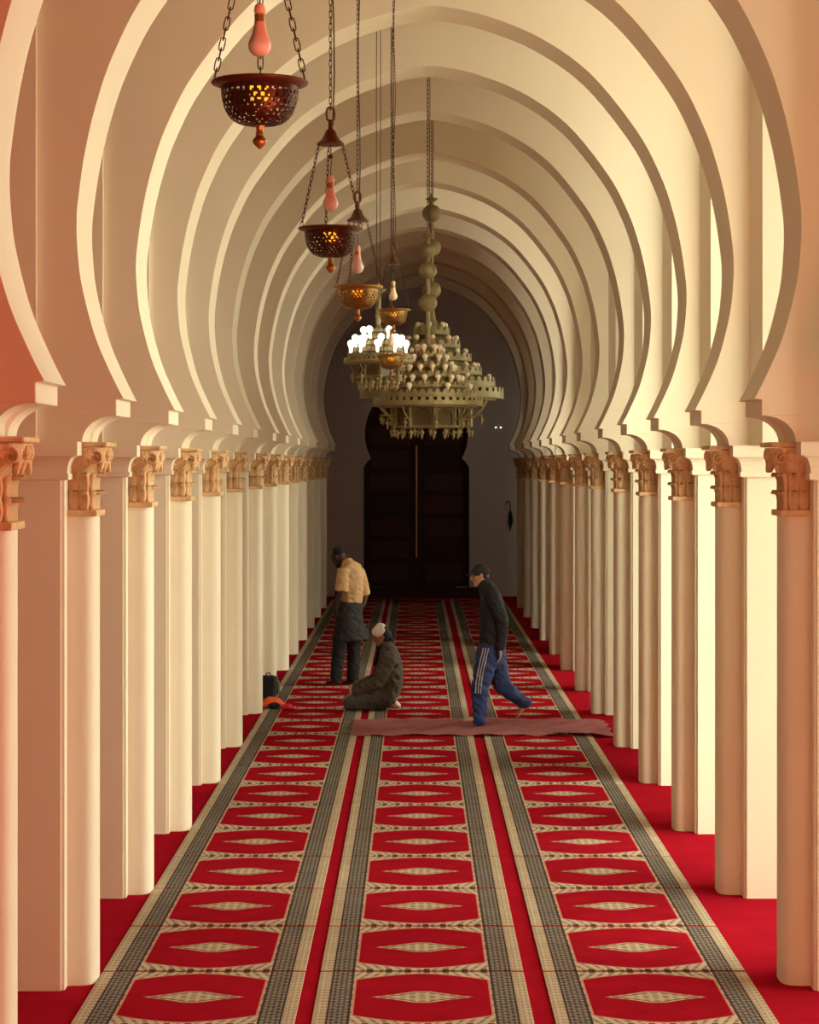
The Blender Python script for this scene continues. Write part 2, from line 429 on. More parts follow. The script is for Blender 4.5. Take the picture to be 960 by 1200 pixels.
    for z in (CAP0 + .02, CAP0 + .115):
        for (px, py, rz) in ((TIP + .026, .09, -PI / 2), (TIP + .026, .03, -PI / 2), (TIP + .026, -.03, -PI / 2), (TIP + .026, -.09, -PI / 2),
                             (TIP + .060, -.126, 0), (TIP + .115, -.126, 0), (TIP + .060, .126, PI), (TIP + .115, .126, PI)):
            lf = link_mesh('leaf', lme, None, cap, (px, py, z)); lf.rotation_euler = (0, 0, rz)
    # scrolls rolled up under the abacus, with an S band running down to the leaves
    vm = bmesh.new(); pts = []; rad = []
    for i in range(22):
        a = -.9 + 3.6 * PI * i / 21; r = .044 * (1 - i / 25)
        pts.append((r * math.cos(a), 0, r * math.sin(a))); rad.append((.02, .009 * (1 - i / 40)))
    pts = [(.075, 0, -.075), (.055, 0, -.055)] + pts; rad = [(.012, .006), (.017, .008)] + rad
    loft(vm, pts, rad, ref=(0, 1, 0), seg=6)
    bmesh.ops.recalc_face_normals(vm, faces=vm.faces)
    vme = bpy.data.meshes.new('scroll'); vm.to_mesh(vme); vm.free(); vme.materials.append(M['stucco'])
    for p in vme.polygons: p.use_smooth = True
    for (px, py, rz) in ((TIP - .012, -.172, 0), (TIP - .012, .172, 0), (TIP + .082, -.160, 0), (TIP + .082, .160, 0), (TIP - .030, -.10, -PI / 2), (TIP - .030, .10, PI / 2), (TIP - .034, 0, PI / 2)):
        vo = link_mesh('scroll', vme, None, cap, (px, py, 2.828)); vo.rotation_euler = (0, 0, rz)
    rm = bmesh.new(); ctr = rm.verts.new((-.016, 0, 0)); rg = []
    for rr, dx in ((.016, -.014), (.030, -.004), (.030, .012)):
        rg.append([rm.verts.new((dx, rr * (1 + .22 * math.cos(6 * a)) * math.cos(a), rr * (1 + .22 * math.cos(6 * a)) * math.sin(a))) for a in [2 * PI * k / 24 for k in range(24)]])
    for k in range(24):
        n_ = (k + 1) % 24; rm.faces.new((ctr, rg[0][k], rg[0][n_]))
        for A, B in zip(rg, rg[1:]): rm.faces.new((A[k], A[n_], B[n_], B[k]))
    bmesh.ops.recalc_face_normals(rm, faces=rm.faces)
    rme = bpy.data.meshes.new('rosette'); rm.to_mesh(rme); rm.free(); rme.materials.append(M['stucco'])
    for (px, py, rz) in ((TIP + .035, -.188, PI / 2), (TIP + .035, .188, -PI / 2), (TIP - .058, -.05, 0), (TIP - .058, .05, 0)):
        ro = link_mesh('rosette', rme, None, cap, (px, py, 2.846)); ro.rotation_euler = (0, 0, rz)

ORD = ['nearest', 'second', 'third', 'fourth', 'fifth', 'sixth', 'seventh', 'eighth', 'ninth', 'tenth', 'eleventh', 'twelfth', 'thirteenth', 'farthest']
proto = None
for i, d in enumerate(ARCHES):
    for side in (1, -1):
        if proto is None:
            r = proto = thing('pier', '', 'pier'); pier_parts(r)
        else: r = dup(proto)
        r.location = (CX, d, 0)
        r.rotation_euler = (0, 0, 0 if side > 0 else PI)
        lr = 'right' if side > 0 else 'left'
        if i == 0: lab = f'nearest cream pier of the {lr} row, cut off by the photo edge'
        elif i == len(ARCHES) - 1: lab = f'farthest dim pier of the {lr} row, against the grey back wall'
        else: lab = f'plastered pier with carved capital, {ORD[i]} from the front in the {lr} row'
        tag(r, lab, 'pier', f'piers of the {lr} row')

# ------------------------------------------------------------------ horseshoe arches
RAW = [(1.672, 3.143), (1.735, 3.267), (1.825, 3.48), (1.895, 3.753), (1.917, 3.95), (1.921, 4.08), (1.912, 4.206), (1.876, 4.45), (1.818, 4.70),
       (1.725, 4.97), (1.545, 5.31), (1.19, 5.745), (.80, 6.02), (.40, 6.18), (.10, 6.245), (0, 6.25)]
def spline(P, n):
    out = []
    for i in range(len(P) - 1):
        p0 = P[max(i - 1, 0)]; p1 = P[i]; p2 = P[i + 1]; p3 = P[min(i + 2, len(P) - 1)]
        for k in range(n):
            t = k / n
            out.append(tuple(.5 * (2 * b + (c - a) * t + (2 * a - 5 * b + 4 * c - d) * t * t + (3 * b - a - 3 * c + d) * t ** 3) for a, b, c, d in zip(p0, p1, p2, p3)))
    out.append(P[-1]); return out
ARC = spline(RAW, 5)
STUB = 2.14; RTOP = ROOF - .015
def arch_parts(root):
    bm = bmesh.new(); h = T / 2 + .015
    for sx in (-1, 1):
        pr = [(1.90, ZC1), (1.90, 3.13)] + [(1.75, 3.135)] + ARC
        F = [[bm.verts.new((sx * a, yy, z)) for a, z in pr] for yy in (-h, h)]
        O = [[bm.verts.new((sx * STUB, yy, z)) for a, z in pr] for yy in (-h, h)]
        for s_ in (0, 1):
            for k in range(len(pr) - 1): bm.faces.new((F[s_][k], F[s_][k + 1], O[s_][k + 1], O[s_][k]))
            tp = bm.verts.new((0, (-h, h)[s_], RTOP)); tq = bm.verts.new((sx * STUB, (-h, h)[s_], RTOP))
            bm.faces.new((F[s_][-1], tp, tq, O[s_][-1]))
        for k in range(len(pr) - 1):
            bm.faces.new((F[0][k], F[0][k + 1], F[1][k + 1], F[1][k]))
            bm.faces.new((O[0][k], O[0][k + 1], O[1][k + 1], O[1][k]))
        a_, b_ = [bm.verts.new((sx * STUB, yy, RTOP)) for yy in (-h, h)]
        bm.faces.new((O[0][-1], a_, b_, O[1][-1]))
    bmesh.ops.remove_doubles(bm, verts=bm.verts, dist=1e-4)
    obj('arch_wall', bm, 'plaster', root, smooth=28)
    for sx in (-1, 1):
        # quarter round corbel with a groove between two ribs
        bm = bmesh.new()
        ys = [(-h, 0), (-.08, 0), (-.06, .028), (.05, .028), (.07, 0), (h, 0)]
        cols = []
        for yy, g in ys:
            row = []
            for i in range(13):
                a = PI / 2 * i / 12
                row.append(bm.verts.new((sx * (1.716 + (g * .9 + .175) * math.cos(a)), yy, CAP1 + .1395 * math.sin(a) + g * math.sin(a) * math.cos(a))))
            cols.append(row)
        for A, B in zip(cols, cols[1:]):
            for i in range(12): bm.faces.new((A[i], A[i + 1], B[i + 1], B[i]))
        for row, yy in ((cols[0], -h), (cols[-1], h)):
            o1 = [bm.verts.new((sx * 1.93, yy, v.co.z)) for v in row]
            for i in range(12): bm.faces.new((row[i], row[i + 1], o1[i + 1], o1[i]))
            row.append(o1)
        A, B = cols[0][-1], cols[-1][-1]
        for i in range(12): bm.faces.new((A[i], A[i + 1], B[i + 1], B[i]))
        bm.faces.new([c[12] for c in cols] + [B[12], A[12]]); bm.faces.new([c[0] for c in cols] + [B[0], A[0]])
        bmesh.ops.remove_doubles(bm, verts=bm.verts, dist=1e-4)
        obj('corbel', bm, 'plaster', root, smooth=30)
        bm = bmesh.new(); a, b = sorted((sx * 1.709, sx * 1.93)); box(bm, a, b, -h, h, 3.052, 3.142); bevel_all(bm, .004, 1)
        obj('impost_block', bm, 'plaster', root)
    # side strips; right one chamfered to turn a band into shade
    bm = bmesh.new(); pl = [(2.01, -T / 2), (2.09, -T / 2 - .12), (P_OUT, -T / 2 - .12), (P_OUT, T / 2), (2.01, T / 2)]
    lo = [bm.verts.new((*q, ZC1)) for q in pl]; hi = [bm.verts.new((*q, RTOP)) for q in pl]
    bm.faces.new(lo); bm.faces.new(hi)
    for k in range(5): bm.faces.new((lo[k], lo[(k + 1) % 5], hi[(k + 1) % 5], hi[k]))
    obj('side_strip', bm, 'plaster', root)
    bm = bmesh.new(); box(bm, -P_OUT, -2.13, -T / 2 - .06, T / 2 + .03, ZC1, RTOP); obj('side_strip', bm, 'plaster', root)

proto = None
for i, d in enumerate(ARCHES):
    if proto is None: r = proto = thing('horseshoe_arch', '', 'arch'); arch_parts(r)
    else: r = dup(proto)
    r.location = (CX, d, 0)
    if i == 0: lab = 'nearest horseshoe arch, its curve cut by the photo edges'
    elif i == len(ARCHES) - 1: lab = 'farthest horseshoe arch, dim against the grey back wall'
    else: lab = f'cream horseshoe arch across the nave, {ORD[i]} from the front'
    tag(r, lab, 'arch', 'arches across the nave')

# ------------------------------------------------------------------ prayer carpets
STEP = 1.236; Y0 = 12.653
bm = bmesh.new(); box(bm, -.5565, .5565, -STEP / 2 + .022, STEP / 2 - .022, .004, .012); bevel_all(bm, .003, 1)
pme = bpy.data.meshes.new('prayer_mat'); bm.to_mesh(pme); bm.free(); pme.materials.append(M['rug'])
for xc, lab in ((-1.160, 'long red prayer carpet with cream borders beside the left piers'),
                (0.036, 'long red prayer carpet down the middle of the nave'),
                (1.2555, 'long red prayer carpet with cream borders beside the right piers')):
    r = thing('prayer_carpet', lab, 'carpet', (xc, 7, 0), group='prayer carpets')
    bm = bmesh.new(); box(bm, -.5565, .5565, -1.0, END - 8.2, 0, .006); obj('backing', bm, 'redfloor', r)
    y = Y0 - 6 * STEP + STEP / 2
    while y < END - 1.2:
        link_mesh('prayer_mat', pme, None, r, (0, y - 7, 0.001)); y += STEP

# wrinkled cloth laid across the carpets
bm = bmesh.new(); nx, ny = 90, 26; W0, W1, A0, A1 = -.66, 2.03, 23.52, 25.02
def cloth_z(x, y):
    return .016 + .010 * (1 + math.sin(x * 7.3 + y * 4.1)) * (.5 + .5 * math.sin(x * 2.1 - y * 3)) + .007 * (1 + math.sin(x * 17 - y * 9)) + .012 * max(0, math.sin(x * 4.2 + 1.1)) * max(0, 1 - (y - A0) / .25)
top = [[bm.verts.new((W0 + (W1 - W0) * i / nx + .02 * math.sin(j * .9) * (i in (0, nx)), A0 + (A1 - A0) * j / ny + .018 * math.sin(i * .35) * (j in (0, ny)), cloth_z(W0 + (W1 - W0) * i / nx, A0 + (A1 - A0) * j / ny))) for j in range(ny + 1)] for i in range(nx + 1)]
for i in range(nx):
    for j in range(ny): bm.faces.new((top[i][j], top[i + 1][j], top[i + 1][j + 1], top[i][j + 1]))
bmesh.ops.solidify(bm, geom=bm.faces[:], thickness=.004)
tag(obj('cloth_runner', bm, 'runner', smooth=60), 'faded pinkish wrinkled cloth strip laid across the prayer carpets', 'cloth')

# ------------------------------------------------------------------ hanging bowl lamps
RB = .127
def bulb_into(parent, z, mglass='bulb', mneck='bulbneck', k=1.0, loc=(0, 0)):
    """A bulb hanging head down: socket top at z."""
    bm = bmesh.new(); lathe(bm, [(.004, 0), (.012, -.004), (.016, -.02), (.013, -.026), (.016, -.03), (0, -.03)], 14, loc[0], loc[1], z); obj('bulb_socket', bm, mneck, parent, smooth=40)
    bm = bmesh.new(); lathe(bm, [(0, -.03), (.0135, -.03), (.0145, -.034), (.0135, -.038), (.0145, -.042), (.0135, -.046), (.0145, -.05), (0, -.05)], 14, loc[0], loc[1], z); obj('screw_cap', bm, 'brass', parent, smooth=40)
    bm = bmesh.new(); lathe(bm, [(0, -.05), (.0145, -.05), (.016, -.06), (.021, -.082), (.0255, -.092), (0, -.092)], 16, loc[0], loc[1], z); obj('bulb_neck', bm, mneck, parent, smooth=40)
    bm = bmesh.new(); lathe(bm, [(0, -.09), (.0245, -.09)] + [(.031 * math.cos(a), -.111 + .031 * math.sin(a)) for a in [math.radians(q) for q in (35, 15, 0, -20, -40, -60, -78)]] + [(0, -.142)], 20, loc[0], loc[1], z); obj('bulb', bm, mglass, parent, smooth=60)

def bowl_lamp(loc, label, mb, detail, turn=0.0, tilt=0.0, cream=False):
    r = thing('hanging_lamp', label, 'lamp', loc, turn, 'pierced bowl lamps')
    # rim
    bm = bmesh.new(); lathe(bm, [(RB - .024, -.004), (RB, .004), (RB + .002, .0), (RB, -.004), (RB - .022, -.012), (RB - .024, -.004)], 40); obj('rim', bm, mb, r, smooth=50)
    # pierced bowl: a hemisphere with openings cut out in a floral rhythm
    bm = bmesh.new(); seg, rows = 132, 34; rings = []
    for j in range(rows + 1):
        t = j / rows * PI / 2
        rr = (RB - .024) * math.cos(t) ** .55 if j < rows else .012
        rings.append([bm.verts.new((max(rr, .012) * math.cos(2 * PI * i / seg), max(rr, .012) * math.sin(2 * PI * i / seg), -.108 * math.sin(t) ** .9 - .006)) for i in range(seg)])
    for j in range(rows):
        for i in range(seg):
            w = math.sin(i * 2 * PI / 22 + j * .28) * math.sin(i * 2 * PI / 22 - j * .28)
            if 2 < j < rows - 4 and (i + 2 * (j // 3)) % 4 < 2 and j % 3 < 2 and abs(w) > .10 and random.random() < .85: continue
            bm.faces.new((rings[j][i], rings[j][(i + 1) % seg], rings[j + 1][(i + 1) % seg], rings[j + 1][i]))
    bmesh.ops.solidify(bm, geom=bm.faces[:], thickness=.003)
    obj('pierced_bowl', bm, mb, r, smooth=45)
    bm = bmesh.new(); lathe(bm, [(0, -.108), (.013, -.110), (.013, -.116), (.0095, -.120), (.0095, -.132), (.012, -.136), (.009, -.140), (.018, -.150), (.0195, -.156), (.016, -.163), (.004, -.174), (0, -.176)], 18); obj('finial', bm, 'brass', r, smooth=50)
    bm = bmesh.new(); lathe(bm, [(0, -.052), (.016, -.050), (.026, -.036), (.029, -.010), (.0, -.010)], 18); obj('glass_cup', bm, 'amber', r, smooth=50)
    # cap, three chains, flex and bulb
    zc = .33
    bm = bmesh.new(); lathe(bm, [(0, 0), (.054, 0), (.056, .004), (.050, .010), (.036, .022), (.026, .040), (.020, .056), (.010, .064), (.008, .10), (0, .10)], 24, 0, 0, zc); obj('cap', bm, 'copper', r, smooth=50)
    bm = bmesh.new(); link_mesh_ring(bm, Vector((0, 0, zc + .122)), (0, 0, 1), (1, 0, 0), .055, .032, .005, 12, 6); obj('hook_ring', bm, 'copper', r, smooth=60)
    for k in range(3):
        a = math.radians((-8, 188, 90)[k])
        p0 = Vector((.048 * math.cos(a), .048 * math.sin(a), zc)); p1 = Vector(((RB - .006) * math.cos(a), (RB - .006) * math.sin(a), .004))
        bm = bmesh.new()
        if detail:
            ce = None; d = p1 - p0; n = 12; t = d.normalized()
            me = None
            for i in range(n):
                lb = bmesh.new(); link_mesh_ring(lb, Vector((0, 0, 0)), t, (math.sin(a), -math.cos(a), 0) if i % 2 else (math.cos(a), math.sin(a), .3), .036, .014, .0019, 12, 5)
                if ce is None:
                    ce = obj('chain', lb, 'iron', r, p0 + d * (.5 / n), smooth=60)
                else:
                    obj('chain_link', lb, 'iron', ce, d * (i / n), smooth=60)
            bm.free()
        else:
            chain(bm, p0, p1, .024, .011, .0017, 8, 4); obj('chain', bm, 'iron', r, smooth=60)
    bz = .21
    bm = bmesh.new(); loft(bm, [(0, 0, bz), (.003, 0, (bz + zc) / 2), (0, 0, zc + .01)], [.0022] * 3, seg=6); obj('flex', bm, 'iron', r, smooth=60)
    bm = bmesh.new(); ball(bm, (0, 0, zc - .045), .011, (1, 1, .9), 10, 6); obj('knob', bm, 'iron', r, smooth=60)
    bulb_into(r, bz, 'bulbcream' if cream else 'bulb', 'bulbcream' if cream else 'bulbneck')
    # suspension to the ceiling
    top = ROOF - loc[2]
    bm = bmesh.new(); chain(bm, (0, 0, zc + .14), (0, 0, top), .03, .012, .0019, 7, 4); obj('suspension_chain', bm, 'iron', r, smooth=60)
    bm = bmesh.new(); n = 16
    loft(bm, [(.010 + .006 * math.sin(i * 1.3), .004, zc + .08 + (top - zc - .08) * i / n) for i in range(n + 1)], [.003] * (n + 1), seg=6); obj('cable', bm, 'iron', r, smooth=60)
    return r
PX = lambda px, d: (px - 487) * d / 2700
PZ = lambda py, d: CAM_H + (543 - py) * d / 2700
bowl_lamp((PX(304.5, 6.1), 6.1, PZ(97, 6.1)), 'largest pierced copper bowl lamp, highest at the upper left with big oval chain links', 'copper', True, 0.05)
bowl_lamp((PX(387.5, 9.1), 9.1, PZ(268, 9.1)), 'pierced copper bowl lamp below a bell cap, second largest, left of the chandeliers', 'copper', False, .2)
bowl_lamp((PX(421.5, 12.0), 11.6, PZ(338, 11.7)), 'pierced bowl lamp with a pale bulb, hanging just above the lit chandelier', 'brass', False, .4)
bowl_lamp((PX(461, 16.8), 16.8, PZ(363, 16.8)), 'small brass bowl lamp with a bulb directly above it, left of the chandelier stem', 'brass', False, .1, cream=True)
bowl_lamp((PX(458.5, 18.35), 18.35, PZ(416, 18.35)), 'lowest small brass bowl lamp, in front of the lit chandelier', 'brass', False, .6, cream=True)

# ------------------------------------------------------------------ brass chandeliers
def crown(bm, r, z, h, mh, n, th=.012, seg=48, floor=True):
    """A standing band with battlements on top."""
    lathe(bm, [(r - th, z), (r, z), (r + .008, z + .006), (r, z + .012), (r, z + h), (r - th, z + h), (r - th, z)], seg)
    if floor: lathe(bm, [(r * .55, z + .004), (r, z + .004), (r, z + .009), (r * .55, z + .009), (r * .55, z + .004)], seg)
    for k in range(n):
        a = 2 * PI * k / n; w = PI * r / n * .62; c = Vector((math.cos(a), math.sin(a), 0)); s = Vector((-c.y, c.x, 0))
        pr = [(-w, 0), (w, 0), (w, mh * .55), (w * .55, mh * .85), (0, mh), (-w * .55, mh * .85), (-w, mh * .55)]
        f0 = [bm.verts.new(c * r + s * u + Vector((0, 0, z + h + v))) for u, v in pr]; f1 = [bm.verts.new(c * (r - th * .7) + s * u + Vector((0, 0, z + h + v))) for u, v in pr]
        bm.faces.new(f0); bm.faces.new(list(reversed(f1)))
        for i in range(7): bm.faces.new((f0[i], f0[(i + 1) % 7], f1[(i + 1) % 7], f1[i]))

def bulb_mesh(m):
    bm = bmesh.new(); lathe(bm, [(0, 0), (.010, 0), (.011, .03), (.014, .045), (.024, .066)] + [(.029 * math.cos(math.radians(q)), .078 + .029 * math.sin(math.radians(q))) for q in (-10, 15, 40, 65)] + [(0, .107)], 14)
    bmesh.ops.recalc_face_normals(bm, faces=bm.faces)
    me = bpy.data.meshes.new('bulb'); bm.to_mesh(me); bm.free(); me.materials.append(M[m])
    for p in me.polygons: p.use_smooth = True
    return me
BULB_OFF, BULB_ON = bulb_mesh('bulbcream'), bulb_mesh('bulblit')

def drop_mesh():
    bm = bmesh.new(); lathe(bm, [(0, 0), (.004, 0), (.004, -.02), (.012, -.026), (.021, -.042), (.021, -.052), (.010, -.066), (.006, -.07), (.012, -.078), (.010, -.088), (.003, -.096), (.003, -.106), (0, -.108)], 12)
    bmesh.ops.recalc_face_normals(bm, faces=bm.faces)
    me = bpy.data.meshes.new('drop'); bm.to_mesh(me); bm.free(); me.materials.append(M['brassdull'])
    for p in me.polygons: p.use_smooth = True
    return me
DROP = drop_mesh()

def chandelier(loc, label, k, lit, stem_balls, rot=0.0):
    """loc: centre of the widest crown; k scales it."""
    r = thing('chandelier', label, 'chandelier', loc, rot)
    tiers = [(.515, 0, .050, .034, 44), (.455, .072, .050, .034, 40), (.36, .165, .034, .030, 32), (.285, .265, .034, .030, 26), (.205, .36, .032, .028, 20), (.13, .455, .036, .028, 14)]
    for R, z, h, mh, n in tiers:
        bm = bmesh.new(); crown(bm, R * k, z * k, h * k, mh * k, n); obj('crown_tier', bm, 'brassdull', r, smooth=35)
    # cone skin between tiers
    bm = bmesh.new(); lathe(bm, [(.44 * k, .085 * k), (.33 * k, .16 * k), (.33 * k, .18 * k), (.26 * k, .26 * k), (.26 * k, .28 * k), (.18 * k, .36 * k), (.18 * k, .38 * k), (.10 * k, .455 * k), (.06 * k, .52 * k), (.03 * k, .57 * k), (.02 * k, .64 * k), (0, .64 * k)], 32); obj('cone', bm, 'brassdull', r, smooth=30)
    # bulbs standing on the tiers
    if lit: rows = [(.43, .15, 10, .2), (.33, .24, 8, 0), (.22, .36, 5, .3)]
    else: rows = [(.325, .19, 16, .1), (.25, .29, 13, .35), (.175, .385, 9, .2), (.105, .48, 6, .0), (.41, .11, 7, .5)]
    for R, z, n, ph in rows:
        for i in range(n):
            a = ph + 2 * PI * i / n
            b = link_mesh('bulb', BULB_ON if lit else BULB_OFF, None, r, (R * k * math.cos(a), R * k * math.sin(a), z * k))
            b.rotation_euler = (random.uniform(-.12, .12), random.uniform(-.12, .12), 0)
    # lantern body below with arched tinted panels
    n = 8
    bm = bmesh.new(); rb = .30 * k
    lathe(bm, [(.0, -.012 * k), (.46 * k, -.008 * k), (.46 * k, 0), (.0, 0)], 32)
    lathe(bm, [(0, -.20 * k), (rb, -.20 * k), (rb * 1.04, -.19 * k), (rb, -.175 * k), (0, -.175 * k)], n)
    obj('lantern_plate', bm, 'brassdull', r)
    for i in range(n):
        a = 2 * PI * i / n; a2 = 2 * PI * (i + 1) / n
        p = Vector((rb * math.cos(a), rb * math.sin(a), 0)); q = Vector((rb * math.cos(a2), rb * math.sin(a2), 0))
        bm = bmesh.new(); loft(bm, [p + Vector((0, 0, -.01 * k)), p + Vector((0, 0, -.19 * k))], [.014 * k] * 2, seg=6); obj('lantern_post', bm, 'brassdull', r)
        bm = bmesh.new(); mid = (p + q) / 2; s = (q - p).normalized(); nrm = Vector((mid.x, mid.y, 0)).normalized(); w = (q - p).length / 2 - .012 * k
        # arched frame: a plate with an arch cut out
        out = []
        for j in range(9):
            t = PI * j / 8
            out.append((w * .82 * math.cos(t), -.085 * k + w * .62 * math.sin(t)))
        arc = [(w * .82, -.18 * k)] + out + [(-w * .82, -.18 * k)]
        outer = [(w, -.18 * k)] + [(w * (1 if j <= 1 else math.cos(PI * j / 8) * 1.0 if 1 < j < 7 else -1), -.012 * k) for j in range(9)] + [(-w, -.18 * k)]
        A = [bm.verts.new(mid + s * u + nrm * .004 + Vector((0, 0, z))) for u, z in arc]; B = [bm.verts.new(mid + s * u + nrm * .004 + Vector((0, 0, z))) for u, z in outer]
        for j in range(len(A) - 1): bm.faces.new((A[j], A[j + 1], B[j + 1], B[j]))
        bmesh.ops.solidify(bm, geom=bm.faces[:], thickness=.006); obj('arch_frame', bm, 'brassdull', r)
        bm = bmesh.new(); f = [bm.verts.new(mid + s * u - nrm * .01 + Vector((0, 0, z))) for u, z in ((-w, -.18 * k), (w, -.18 * k), (w, -.012 * k), (-w, -.012 * k))]
        bm.faces.new(f); bmesh.ops.solidify(bm, geom=bm.faces[:], thickness=.004); pn = obj('panel', bm, 'glasspanel', r)
        # drops: one below each post and each panel, and outer brackets with three
        for ang in (a, a + PI / n):
            link_mesh('drop', DROP, None, r, (rb * .96 * math.cos(ang), rb * .96 * math.sin(ang), -.20 * k))
        bm = bmesh.new(); c = p.normalized()
        loft(bm, [c * rb + Vector((0, 0, -.14 * k)), c * (rb * 1.18) + Vector((0, 0, -.10 * k)), c * (rb * 1.32) + Vector((0, 0, -.055 * k)), c * (rb * 1.42) + Vector((0, 0, -.005))], [.008 * k] * 4, seg=6)
        loft(bm, [c * rb + Vector((0, 0, -.115 * k)), c * (rb * 1.3) + Vector((0, 0, -.115 * k))], [.006 * k] * 2, seg=6)
        obj('bracket', bm, 'brassdull', r, smooth=50)
        link_mesh('drop', DROP, None, r, (c.x * rb * 1.28, c.y * rb * 1.28, -.112 * k))
    # stem with balls, chain
    top = ROOF - loc[2]
    bm = bmesh.new(); loft(bm, [(0, 0, .60 * k), (0, 0, stem_balls[-1][0] + .12)], [.022, .022], seg=12); obj('stem', bm, 'brassdull', r, smooth=50)
    for z, rad in stem_balls:
        bm = bmesh.new(); ball(bm, (0, 0, z), rad, (1, 1, .95), 20, 12); obj('stem_ball', bm, 'brassdull', r, smooth=60)
    z0 = stem_balls[-1][0] + .12
    bm = bmesh.new(); lathe(bm, [(0, 0), (.03, 0), (.065, .03), (.07, .034), (.02, .05), (.015, .09), (0, .09)], 18, 0, 0, z0); obj('stem_dish', bm, 'brassdull', r, smooth=50)
    for dx in (-.012, .014):
        bm = bmesh.new(); 
        if dx < 0 and not lit: chain(bm, (0, 0, z0 + .05), (0, 0, top), .05, .020, .0032, 7, 4)
        else: loft(bm, [(dx, 0, z0 + .05), (dx * 1.4, 0, (z0 + top) / 2), (dx, 0, top)], [.0035] * 3, seg=6)
        obj('suspension_chain' if dx < 0 else 'cable', bm, 'iron', r, smooth=60)
    return r
S1 = 21.6 / 2700
chandelier((PX(501.5, 21.6), 21.6, PZ(476.5, 21.6)), 'unlit tiered brass chandelier with arched lantern panels and hanging drops, frontmost in the middle', 1.0, False,
           [(z, q) for z, q in ((PZ(355, 21.6) - PZ(476.5, 21.6), .088), (PZ(317, 21.6) - PZ(476.5, 21.6), .086), (PZ(294, 21.6) - PZ(476.5, 21.6), .07))], .2)
chandelier((PX(506, 24.4), 24.4, PZ(468, 24.4)), 'wider unlit brass chandelier rising behind the front chandelier', 1.48, False,
           [(z, q) for z, q in ((PZ(340, 24.4) - PZ(468, 24.4), .10), (PZ(290, 24.4) - PZ(468, 24.4), .10), (PZ(250, 24.4) - PZ(468, 24.4), .10))], .35)
chandelier((PX(443.5, 19.1), 19.1, PZ(426, 19.1)), 'small brass chandelier with a ring of glowing white bulbs, left of the stem', .56, True,
           [(.40, .028), (.46, .024)], .1)

# ------------------------------------------------------------------ people
def finger_hand(bm, wrist, direction, palm_n, curl=0.5, side=1, k=1.0):
    """Palm, four unequal curled fingers and a thumb leaving the side of the palm."""
    w = Vector(wrist); d = Vector(direction).normalized(); n = Vector(palm_n); n = (n - d * n.dot(d)).normalized(); s = d.cross(n) * side
    loft(bm, [w, w + d * .045 * k, w + d * .085 * k], [(.017 * k, .026 * k), (.017 * k, .038 * k), (.014 * k, .036 * k)], ref=n, seg=10)
    for i, ln in enumerate((.070, .080, .074, .058)):
        b = w + d * .085 * k + s * (.030 - .020 * i) * k; p = [b]
        ang = 0
        for seg_ in (.42, .33, .25):
            ang += curl * .55; p.append(p[-1] + (d * math.cos(ang) + n * math.sin(ang)) * ln * seg_ * k)
        loft(bm, p, [.0098 * k, .0092 * k, .0085 * k, .007 * k], ref=n, seg=8)
    tb = w + d * .025 * k + s * .030 * k
    loft(bm, [tb, tb + (d * .6 + s * .8) * .03 * k, tb + (d * .9 + s * .75 + n * .3) * .055 * k], [.0125 * k, .0105 * k, .008 * k], ref=n, seg=8)

def decal(name, target, polys, m, parent, off=.004, n=10):
    """Thin printed patch wrapped on the side of a garment that faces -Y: polys are quads of (x, z) corners."""
    from mathutils.bvhtree import BVHTree
    t = BVHTree.FromPolygons([v.co.copy() for v in target.data.vertices], [tuple(p.vertices) for p in target.data.polygons])
    bm = bmesh.new()
    for a, b, c, d in polys:
        g = []
        for i in range(n + 1):
            row = []
            for j in range(5):
                u, v = i / n, j / 4
                p = (Vector(a) * (1 - u) + Vector(d) * u) * (1 - v) + (Vector(b) * (1 - u) + Vector(c) * u) * v
                h = t.ray_cast(Vector((p.x, -2, p.y)), Vector((0, 1, 0)))
                row.append(None if h[0] is None else bm.verts.new(h[0] + h[1] * (off if h[1].y < 0 else -off)))
            g.append(row)
        for i in range(n):
            for j in range(4):
                q = (g[i][j], g[i][j + 1], g[i + 1][j + 1], g[i + 1][j])
                if all(q): bm.faces.new(q)
    bmesh.ops.solidify(bm, geom=bm.faces[:], thickness=.003)
    return obj(name, bm, m, parent, smooth=60)

def head(bm, c, fwd, up, k=1.0):
    """Skull, jaw, nose, brow, lips and ears; c is the middle of the head."""
    c = Vector(c); f = Vector(fwd).normalized(); u = Vector(up); u = (u - f * u.dot(f)).normalized(); s = f.cross(u)
    P = lambda a, b, e: c + f * a * k + s * b * k + u * e * k
    loft(bm, [P(.005, 0, -.085), P(.0, 0, -.045), P(-.008, 0, .0), P(-.010, 0, .05), P(-.008, 0, .088)],
         [(.045 * k, .055 * k), (.062 * k, .080 * k), (.072 * k, .092 * k), (.070 * k, .090 * k), (.045 * k, .06 * k)], ref=s, seg=16)
    loft(bm, [P(.040, 0, -.055), P(.058, 0, -.095), P(.064, 0, -.108)], [(.040 * k, .03 * k), (.028 * k, .026 * k), (.018 * k, .014 * k)], ref=s, seg=12)
    loft(bm, [P(.082, 0, .018), P(.094, 0, -.012), P(.104, 0, -.028), P(.088, 0, -.036)], [.009 * k, .012 * k, .013 * k, .011 * k], ref=s, seg=8)
    loft(bm, [P(.076, -.045, .024), P(.086, 0, .026), P(.076, .045, .024)], [.010 * k, .011 * k, .010 * k], ref=u, seg=8)
    loft(bm, [P(.074, -.020, -.062), P(.084, 0, -.060), P(.074, .020, -.062)], [.008 * k, .009 * k, .008 * k], ref=u, seg=8)
    for q in (-1, 1):
        loft(bm, [P(-.012, q * .074, .024), P(-.018, q * .080, .0), P(-.008, q * .074, -.026)], [(.008 * k, .016 * k), (.009 * k, .02 * k), (.007 * k, .011 * k)], ref=s, seg=8)
    return P
